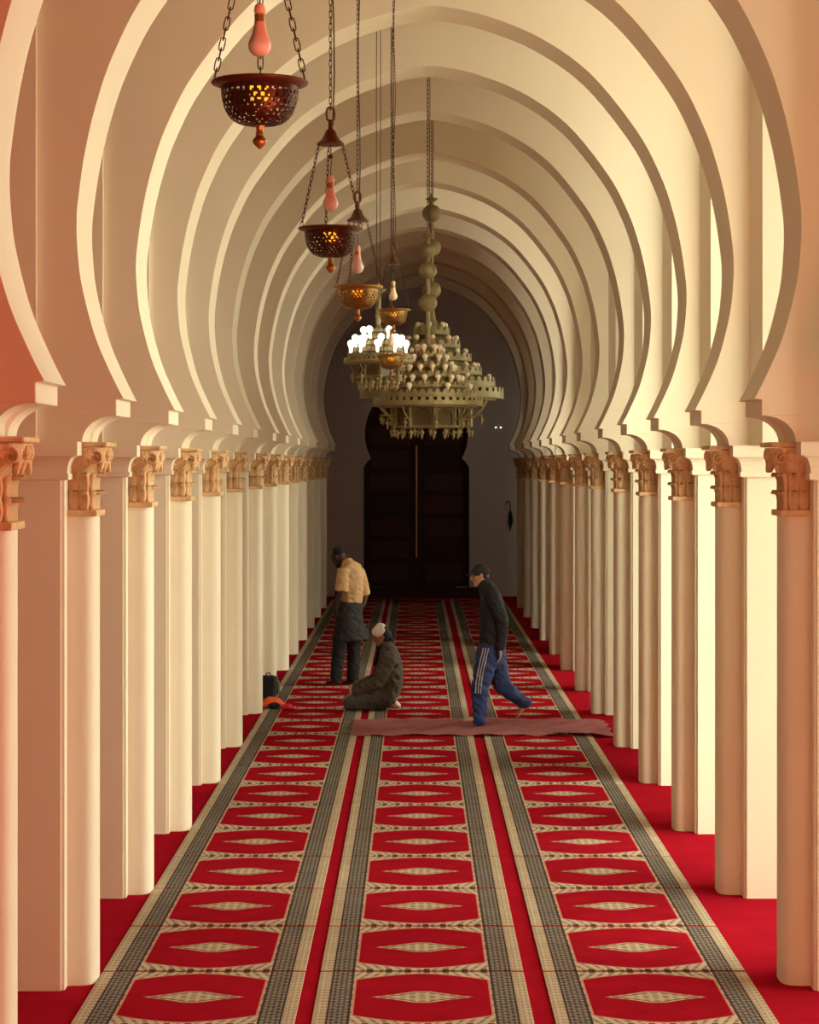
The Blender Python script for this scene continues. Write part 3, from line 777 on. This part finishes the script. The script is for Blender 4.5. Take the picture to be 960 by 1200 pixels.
def eyes(P, parent):
    for q in (-1, 1):
        bm = bmesh.new(); ball(bm, P(.074, q * .032, .006), .0095, (1, 1, .8), 10, 8); obj('eye', bm, 'eye', parent, smooth=60)

def foot(bm, heel, toe, k=1.0, h=.05):
    heel, toe = Vector(heel), Vector(toe); d = toe - heel; n = d.normalized()
    up = Vector((0, 0, 1)); up = (up - n * up.dot(n)).normalized(); s = n.cross(up)
    loft(bm, [heel + n * .02 + up * .035, heel + d * .35 + up * .034, heel + d * .7 + up * .024, heel + d * .86 + up * .018], [(.032, .034), (.034, .032), (.042, .022), (.040, .016)], ref=s, seg=10)
    for i, w in enumerate((.028, .012, -.004, -.018, -.030)):
        b = heel + d * .84 + s * w + up * .013; loft(bm, [b, heel + d * (1.0 - .035 * i) + s * w * 1.05 + up * .010], [.012 if i == 0 else .009, .009 if i == 0 else .007], ref=s, seg=8)

# --- walking man, facing left, left side towards the camera
X0, Yw, Sw = PX(572.5, 24.47), 24.47, .001585
w = lambda x, y, dy=0: Vector(((x - 300) * Sw, dy, (1105 - y) * Sw + .012))
person = thing('person', 'man in a dark jacket, cap and blue track trousers with white side stripes, walking barefoot', 'person', (X0, Yw, .046))
L, R = -.10, .10
Ls, Rs = -.185, .185
bm = bmesh.new()
hc = w(243, 128); P = head(bm, hc, (-1, 0, -.12), (0, 0, 1), .95)
loft(bm, [w(262, 165), w(275, 195), w(290, 225)], [.052, .054, .06])
loft(bm, [w(300, 230), w(318, 330), w(328, 450), w(325, 560), w(322, 630)], [(.13, .055), (.14, .075), (.13, .08), (.125, .075), (.13, .08)])
for sgn, pts in ((Ls, [w(320, 240, Ls), w(352, 330, Ls - .025), w(392, 428, Ls - .03), w(385, 520, Ls - .02), w(373, 612, Ls - .015)]),
                 (Rs, [w(315, 240, Rs), w(300, 340, Rs + .02), w(295, 430, Rs + .05), w(290, 520, Rs + .07), w(288, 585, Rs + .08)])):
    loft(bm, pts, [.05, .044, .038, .034, .026])
    e = pts[-1]; finger_hand(bm, e - (pts[-1] - pts[-2]).normalized() * .01, (0.05, 0, -1), (-1, 0, 0), .55, 1 if sgn < 0 else -1, .95)
loft(bm, [w(310, 630, L), w(268, 760, L), w(243, 860, L), w(245, 960, L), w(240, 1060, L)], [.082, .066, .05, .052, .034])
loft(bm, [w(330, 640, R), w(365, 760, R), w(395, 870, R), w(470, 930, R), w(550, 985, R)], [.082, .066, .05, .052, .034])
foot(bm, w(262, 1098, L), w(112, 1100, L)); loft(bm, [w(240, 1050, L), w(242, 1085, L)], [.034, .034])
foot(bm, w(592, 985, R), w(497, 1092, R)); loft(bm, [w(545, 980, R), w(572, 1000, R)], [.034, .034])
skinned('body', bm, 'skinpale', person, .0045, 3)
eyes(P, person)
bm = bmesh.new()   # jacket: torso, collar, two sleeves
loft(bm, [w(288, 190), w(305, 225), w(318, 290), w(330, 380), w(332, 480), w(328, 560), w(327, 605)], [(.075, .07), (.155, .085), (.20, .115), (.195, .14), (.185, .142), (.18, .14), (.178, .135)], seg=20)
loft(bm, [w(272, 172), w(284, 200), w(300, 235)], [(.066, .068), (.085, .085), (.14, .10)], seg=16)
loft(bm, [w(322, 240, Ls), w(355, 330, Ls - .03), w(393, 428, Ls - .035), w(388, 520, Ls - .022), w(376, 598, Ls - .015)], [.074, .068, .06, .054, .044])
loft(bm, [w(315, 240, Rs), w(300, 340, Rs + .02), w(295, 430, Rs + .05), w(290, 520, Rs + .07), w(288, 575, Rs + .08)], [.074, .068, .06, .054, .044])
skinned('jacket', bm, 'navy', person, .010, 5, .010)
bm = bmesh.new()   # trousers
loft(bm, [w(322, 585), w(320, 640), w(318, 700)], [(.175, .14), (.18, .145), (.16, .12)], seg=18)
loft(bm, [w(300, 640, L * .8), w(275, 740, L), w(243, 860, L), w(236, 960, L), w(238, 1092, L)], [(.105, .125), (.10, .108), (.082, .086), (.074, .080), (.066, .066)], seg=16)
loft(bm, [w(345, 660, R * .8), w(368, 770, R), w(395, 868, R), w(470, 930, R), w(556, 992, R)], [(.105, .12), (.10, .10), (.086, .09), (.076, .075), (.064, .062)], seg=16)
tr = skinned('trousers', bm, 'royal', person, .010, 5, .013, 7)
for i in range(3):  # three white side stripes hugging the near leg
    o_ = i * 17 - 17; path = [(282, 604), (268, 660), (254, 720), (241, 780), (232, 840), (228, 905)]
    q = lambda x, y: (w(x, y).x, w(x, y).z)
    decal('stripe', tr, [(q(xa + o_ - 4, ya), q(xa + o_ + 4, ya), q(xb + o_ + 4, yb), q(xb + o_ - 4, yb)) for (xa, ya), (xb, yb) in zip(path, path[1:])], 'white', tr, n=4)
bm = bmesh.new(); loft(bm, [P(-.012, 0, .028), P(-.012, 0, .065), P(-.014, 0, .098)], [(.083 * .95, .105 * .95), (.082 * .95, .103 * .95), (.05, .065)], ref=(0, 1, 0), seg=20)
loft(bm, [P(.06, 0, .036), P(.12, 0, .028), P(.155, 0, .02)], [(.07, .010), (.062, .008), (.04, .006)], ref=(0, 1, 0), seg=14)
skinned('cap', bm, 'navy', person, .006, 3)
bm = bmesh.new(); loft(bm, [P(-.025, 0, .03), P(-.045, 0, -.01), P(-.055, 0, -.04)], [(.074, .074), (.068, .052), (.05, .035)], ref=(0, 1, 0), seg=16); skinned('hair', bm, 'hair', person, .006, 3)

# --- standing man seen from behind his left shoulder
Ys, Ss = 28.97, .001967
s_ = lambda x, y, dy=0: Vector(((x - 150) * Ss, dy, (950 - y) * Ss + .012))
man = thing('person', 'standing man in a mustard tee, head bent, dark wrap round his waist', 'person', (PX(407.5, Ys), Ys, .012))
fw = Vector((-.8, .6, -.35))
bm = bmesh.new()
P = head(bm, s_(90, 138, .06), (-.8, .45, -.45), (-.25, .1, 1), .98)
loft(bm, [s_(112, 165, .05), s_(135, 190, .02), s_(155, 215, .0)], [.054, .056, .062])
loft(bm, [s_(160, 215), s_(172, 290), s_(178, 370), s_(170, 450), s_(160, 520)], [(.13, .06), (.13, .08), (.12, .08), (.12, .085), (.13, .09)], ref=(.6, .8, 0))
armL = [s_(118, 235, -.14), s_(112, 300, -.17), s_(105, 370, -.19), s_(80, 425, -.15), s_(78, 462, -.10)]
armR = [s_(225, 240, .14), s_(245, 310, .17), s_(262, 385, .18), s_(250, 440, .13), s_(235, 470, .10)]
for q, pts in ((1, armL), (-1, armR)):
    loft(bm, pts, [.05, .046, .04, .034, .026]); finger_hand(bm, pts[-1], (-.2, .3, -1), (.7, .5, 0), .5, q, .95)
lgL = [s_(125, 530, -.05), s_(105, 650, -.06), s_(92, 740, -.06), s_(85, 830, -.05), s_(78, 915, -.04)]
lgR = [s_(190, 530, .06), s_(190, 650, .06), s_(188, 740, .06), s_(185, 830, .05), s_(180, 920, .05)]
for g in (lgL, lgR): loft(bm, g, [.085, .07, .052, .05, .036])
foot(bm, s_(98, 949, -.05), s_(5, 948, .03)); foot(bm, s_(198, 953, .04), s_(108, 952, .12))
skinned('body', bm, 'skindark', man, .007, 4)
eyes(P, man)
bm = bmesh.new()
loft(bm, [s_(152, 180, 0), s_(165, 205, 0), s_(172, 260, 0), s_(178, 330, 0), s_(178, 400, 0), s_(174, 430, 0)], [(.085, .085), (.19, .10), (.19, .125), (.165, .125), (.15, .12), (.15, .12)], ref=(.55, .83, 0), seg=20)
loft(bm, [s_(125, 215, -.13), s_(118, 285, -.17), s_(112, 350, -.19)], [.072, .074, .078], flat=True, seg=14)
loft(bm, [s_(215, 220, .13), s_(240, 300, .17), s_(258, 385, .18)], [.072, .07, .072], flat=True, seg=14)
tee = skinned('tee_shirt', bm, 'mustard', man, .010, 4, .009)
# pale print on the back of the tee
q = lambda x, y: (s_(x, y).x, s_(x, y).z)
decal('back_print', tee, [(q(160, 205), q(172, 200), q(215, 232), q(210, 240)), (q(176, 222), q(190, 216), q(232, 255), q(226, 268)), (q(192, 262), q(203, 262), q(200, 345), q(190, 345)),
      (q(210, 268), q(226, 270), q(222, 300), q(209, 300)), (q(206, 325), q(218, 322), q(214, 362), q(203, 365)), (q(190, 352), q(198, 352), q(206, 376), q(197, 380))], 'print', tee, n=8)
bm = bmesh.new()  # dark wrap tied round the waist, flaring behind
loft(bm, [s_(168, 420), s_(165, 470), s_(163, 540), s_(165, 610), s_(170, 668)], [(.145, .13), (.16, .145), (.17, .16), (.185, .18), (.20, .205)], ref=(.55, .83, 0), flat=True, seg=22)
loft(bm, [s_(215, 560, .02), s_(245, 620, .02), s_(262, 655, .02)], [.07, .07, .05], seg=12)
skinned('waist_wrap', bm, 'charcoal', man, .010, 4, .012)
bm = bmesh.new()
for g in (lgL, lgR): loft(bm, [g[0], g[1], g[2], g[3], g[4] + Vector((0, 0, -.01))], [.105, .092, .08, .078, .07], flat=True, seg=14)
loft(bm, [s_(160, 480), s_(158, 560)], [(.13, .12), (.14, .12)], ref=(.55, .83, 0))
skinned('trousers', bm, 'black', man, .010, 4, .010)
bm = bmesh.new(); loft(bm, [P(-.022, 0, .03), P(-.020, 0, .07), P(-.016, 0, .096)], [(.076, .085), (.072, .084), (.05, .06)], ref=(.6, .8, 0), seg=18); skinned('hair', bm, 'hair', man, .006, 3)
bm = bmesh.new(); loft(bm, [P(.045, 0, -.085), P(.062, 0, -.105), P(.066, 0, -.122)], [(.05, .04), (.04, .032), (.02, .018)], ref=(.6, .8, 0), seg=12); skinned('beard', bm, 'hair', man, .006, 3)

# --- kneeling man sitting on his heels, facing left
Yk, Sk = 26.07, .00177
k_ = lambda x, y, dy=0: Vector(((x - 330) * Sk, dy, (1107 - y) * Sk + .012))
kn = thing('person', 'man in a grey-brown coat and white-fronted cap, kneeling on his heels', 'person', (PX(440.5, Yk), Yk, .017))
bm = bmesh.new()
P = head(bm, k_(368, 650), (-1, 0, -.12), (0, 0, 1), .98)
loft(bm, [k_(388, 690), k_(400, 715), k_(412, 745)], [.054, .056, .062])
loft(bm, [k_(415, 750), k_(430, 830), k_(435, 920), k_(425, 1000), k_(420, 1040)], [(.15, .09), (.16, .105), (.15, .10), (.155, .105), (.15, .09)])
aL = [k_(420, 775, -.19), k_(385, 850, -.22), k_(345, 935, -.22), k_(265, 965, -.17), k_(190, 1000, -.12)]
aR = [k_(410, 775, .19), k_(370, 850, .22), k_(335, 930, .22), k_(260, 965, .17), k_(185, 1005, .12)]
for q, pts in ((1, aL), (-1, aR)):
    loft(bm, pts, [.052, .046, .04, .034, .027]); finger_hand(bm, pts[-1], (-1, 0, -.55), (0, 0, -1), .35, -q, .95)
for dy in (-.11, .11):
    loft(bm, [k_(415, 1030, dy), k_(300, 1030, dy), k_(160, 1052, dy)], [.085, .075, .058])
    loft(bm, [k_(150, 1072, dy), k_(260, 1078, dy * .9), k_(390, 1084, dy * .8)], [.05, .048, .034])
    loft(bm, [k_(385, 1082, dy * .8), k_(430, 1080, dy * .8), k_(470, 1094, dy * .8)], [.036, .036, .018])
skinned('body', bm, 'skin', kn, .007, 4)
eyes(P, kn)
bm = bmesh.new()
loft(bm, [k_(395, 712), k_(408, 745), k_(418, 800), k_(425, 880), k_(420, 950), k_(405, 1005), k_(395, 1025)], [(.09, .08), (.17, .10), (.205, .128), (.195, .138), (.20, .14), (.205, .13), (.20, .10)], seg=20)
loft(bm, [k_(386, 692), k_(398, 722)], [(.066, .068), (.08, .085)], seg=16)
loft(bm, [k_(420, 775, -.19), k_(385, 850, -.225), k_(345, 930, -.23), k_(268, 962, -.175), k_(205, 990, -.13)], [.082, .078, .072, .064, .052])
loft(bm, [k_(410, 775, .19), k_(370, 850, .225), k_(335, 925, .23), k_(262, 962, .175), k_(200, 995, .13)], [.082, .078, .072, .064, .052])
loft(bm, [k_(400, 980), k_(320, 1000), k_(240, 1025)], [(.20, .10), (.19, .085), (.16, .05)], seg=16)
skinned('coat', bm, 'greycoat', kn, .011, 5, .013)
bm = bmesh.new()
for dy in (-.11, .11):
    loft(bm, [k_(415, 1030, dy), k_(300, 1034, dy), k_(158, 1056, dy)], [.105, .095, .075], seg=14)
    loft(bm, [k_(148, 1070, dy), k_(260, 1074, dy * .95), k_(378, 1078, dy * .9)], [.062, .06, .055], seg=14)
skinned('trousers', bm, 'greytrouser', kn, .010, 5, .010)
for dy in (-.09, .09):
    bm = bmesh.new(); loft(bm, [k_(385, 1074, dy), k_(425, 1068, dy), k_(456, 1078, dy), k_(482, 1094, dy)], [(.046, .050), (.050, .048), (.048, .034), (.04, .018)], seg=14); skinned('sock', bm, 'cream', kn, .007, 3)
bm = bmesh.new(); loft(bm, [P(.012, 0, .048), P(.008, 0, .080), P(.0, 0, .118)], [(.083, .098), (.080, .094), (.056, .062)], ref=(0, 1, 0), seg=20)
cp = skinned('cap', bm, 'white', kn, .006, 3)
bm = bmesh.new(); loft(bm, [P(-.045, 0, -.03), P(-.044, 0, .03), P(-.036, 0, .085)], [(.076, .066), (.084, .07), (.055, .052)], ref=(0, 1, 0), seg=20)
loft(bm, [P(-.085, 0, .02), P(-.115, 0, -.03), P(-.12, 0, -.06)], [(.06, .012), (.06, .01), (.045, .008)], ref=(0, 1, 0), seg=12)
o = skinned('cap_back', bm, 'charcoal', cp, .006, 3); o['label'] = 'dark mesh back and brim worn backwards'
bm = bmesh.new(); loft(bm, [k_(340, 712), k_(338, 760), k_(322, 830)], [(.05, .02), (.05, .02), (.045, .018)], seg=10); o = skinned('undershirt', bm, 'black', kn, .006, 3)

# ------------------------------------------------------------------ belongings by the left piers
ds = 26.9
bm = bmesh.new(); box(bm, -.09, .09, -.10, .10, 0, .27); bevel_all(bm, .035, 3)
bag = thing('backpack', 'black backpack standing on the floor by a left pier', 'bag', (PX(314.5, 27.3), 27.3, .014))
obj('bag_body', bm, 'black', bag, smooth=50)
bm = bmesh.new(); box(bm, -.07, .07, -.135, -.09, .03, .15); bevel_all(bm, .018, 2); obj('pocket', bm, 'black', bag, smooth=50)
bm = bmesh.new(); loft(bm, [(-.03, 0, .26), (-.02, 0, .30), (.02, 0, .30), (.03, 0, .26)], [.008] * 4, seg=6); obj('handle', bm, 'black', bag, smooth=50)
bm = bmesh.new(); loft(bm, [(.07, .02, .24), (.12, .0, .16), (.10, .0, .04)], [(.02, .006)] * 3, seg=8); obj('strap', bm, 'black', bag, smooth=50)

bg_ = thing('shopping_bag', 'crumpled orange bag lying on the floor by a left pier', 'bag', (PX(319.5, 26.2), 26.2, .012))
bm = bmesh.new(); loft(bm, [(-.10, 0, .05), (-.04, 0, .075), (.05, 0, .072), (.12, 0, .045)], [(.10, .05), (.11, .062), (.10, .058), (.06, .03)], seg=14); skinned('bag_body', bm, 'orange', bg_, .010, 3)
bm = bmesh.new(); ball(bm, (.02, -.09, .045), .05, (1.5, .6, .8), 14, 8); obj('bag_opening', bm, 'black', bg_, smooth=60)
sc = thing('scarf', 'bundled red cloth beside the orange bag', 'cloth', (PX(337, 26.0), 26.0, .013))
bm = bmesh.new(); loft(bm, [(-.05, 0, .035), (.02, -.01, .045), (.09, 0, .015)], [(.06, .032), (.06, .036), (.03, .012)], seg=12); ball(bm, (.0, .03, .04), .035, (1.4, 1, .9), 12, 8); skinned('cloth_fold', bm, 'redcloth', sc, .008, 3)
bt = thing('bottle', 'small green bottle standing behind the black backpack', 'bottle', (PX(324.5, 27.9), 27.9, .001))
bm = bmesh.new(); lathe(bm, [(0, 0), (.036, 0), (.038, .01), (.038, .13), (.030, .16), (.014, .18), (.014, .2), (0, .2)], 16); obj('bottle_body', bm, 'green', bt, smooth=40)
bm = bmesh.new(); lathe(bm, [(0, .198), (.017, .198), (.017, .222), (0, .222)], 14); obj('bottle_cap', bm, 'redcloth', bt, smooth=40)

# ------------------------------------------------------------------ small things at the back wall
z5 = PZ(603, END); 
um = thing('umbrella', 'folded black umbrella hanging by its crook on the wall right of the door', 'umbrella', (PX(598, END), END - .07, PZ(622, END)))
bm = bmesh.new(); loft(bm, [(0, 0, 0), (0, 0, .05), (.01, 0, .20), (0, 0, .38), (0, 0, .42)], [.006, .02, .05, .035, .012], seg=10); obj('folded_canopy', bm, 'black', um, smooth=50)
bm = bmesh.new(); loft(bm, [(0, 0, .4), (0, 0, .52)] + [(-.045 + .045 * math.cos(a), 0, .56 + .06 * math.sin(a)) for a in (0, .6, 1.2, 1.8, 2.4, 3.1)], [.011] * 8, seg=8); obj('crook_handle', bm, 'wood', um, smooth=50)
bm = bmesh.new(); loft(bm, [(-.03, -.0, .60), (-.03, .065, .60)], [.006, .006], seg=6); obj('hook', bm, 'iron', um)
sw = thing('indicator_box', 'small dark box with two tiny white lights on the back wall', 'switch', (PX(584, END), END - .025, PZ(501, END)))
bm = bmesh.new(); box(bm, -.10, .10, -.02, .025, -.05, .05); bevel_all(bm, .006, 1); obj('box_body', bm, 'endwall', sw)
for dx in (-.05, .05):
    bm = bmesh.new(); ball(bm, (dx, -.022, 0), .014, (1, .6, 1), 8, 6); obj('indicator_light', bm, 'led', sw)
bm = bmesh.new(); box(bm, -.11, .11, -.05, .05, 0, .014); bevel_all(bm, .004, 1)  # thin white slab on the step
tag(obj('white_strip', bm, 'white', None, (PX(541, END - .2), END - .2, .2)), 'thin white strip lying on the door step beside the walking man', 'slab')
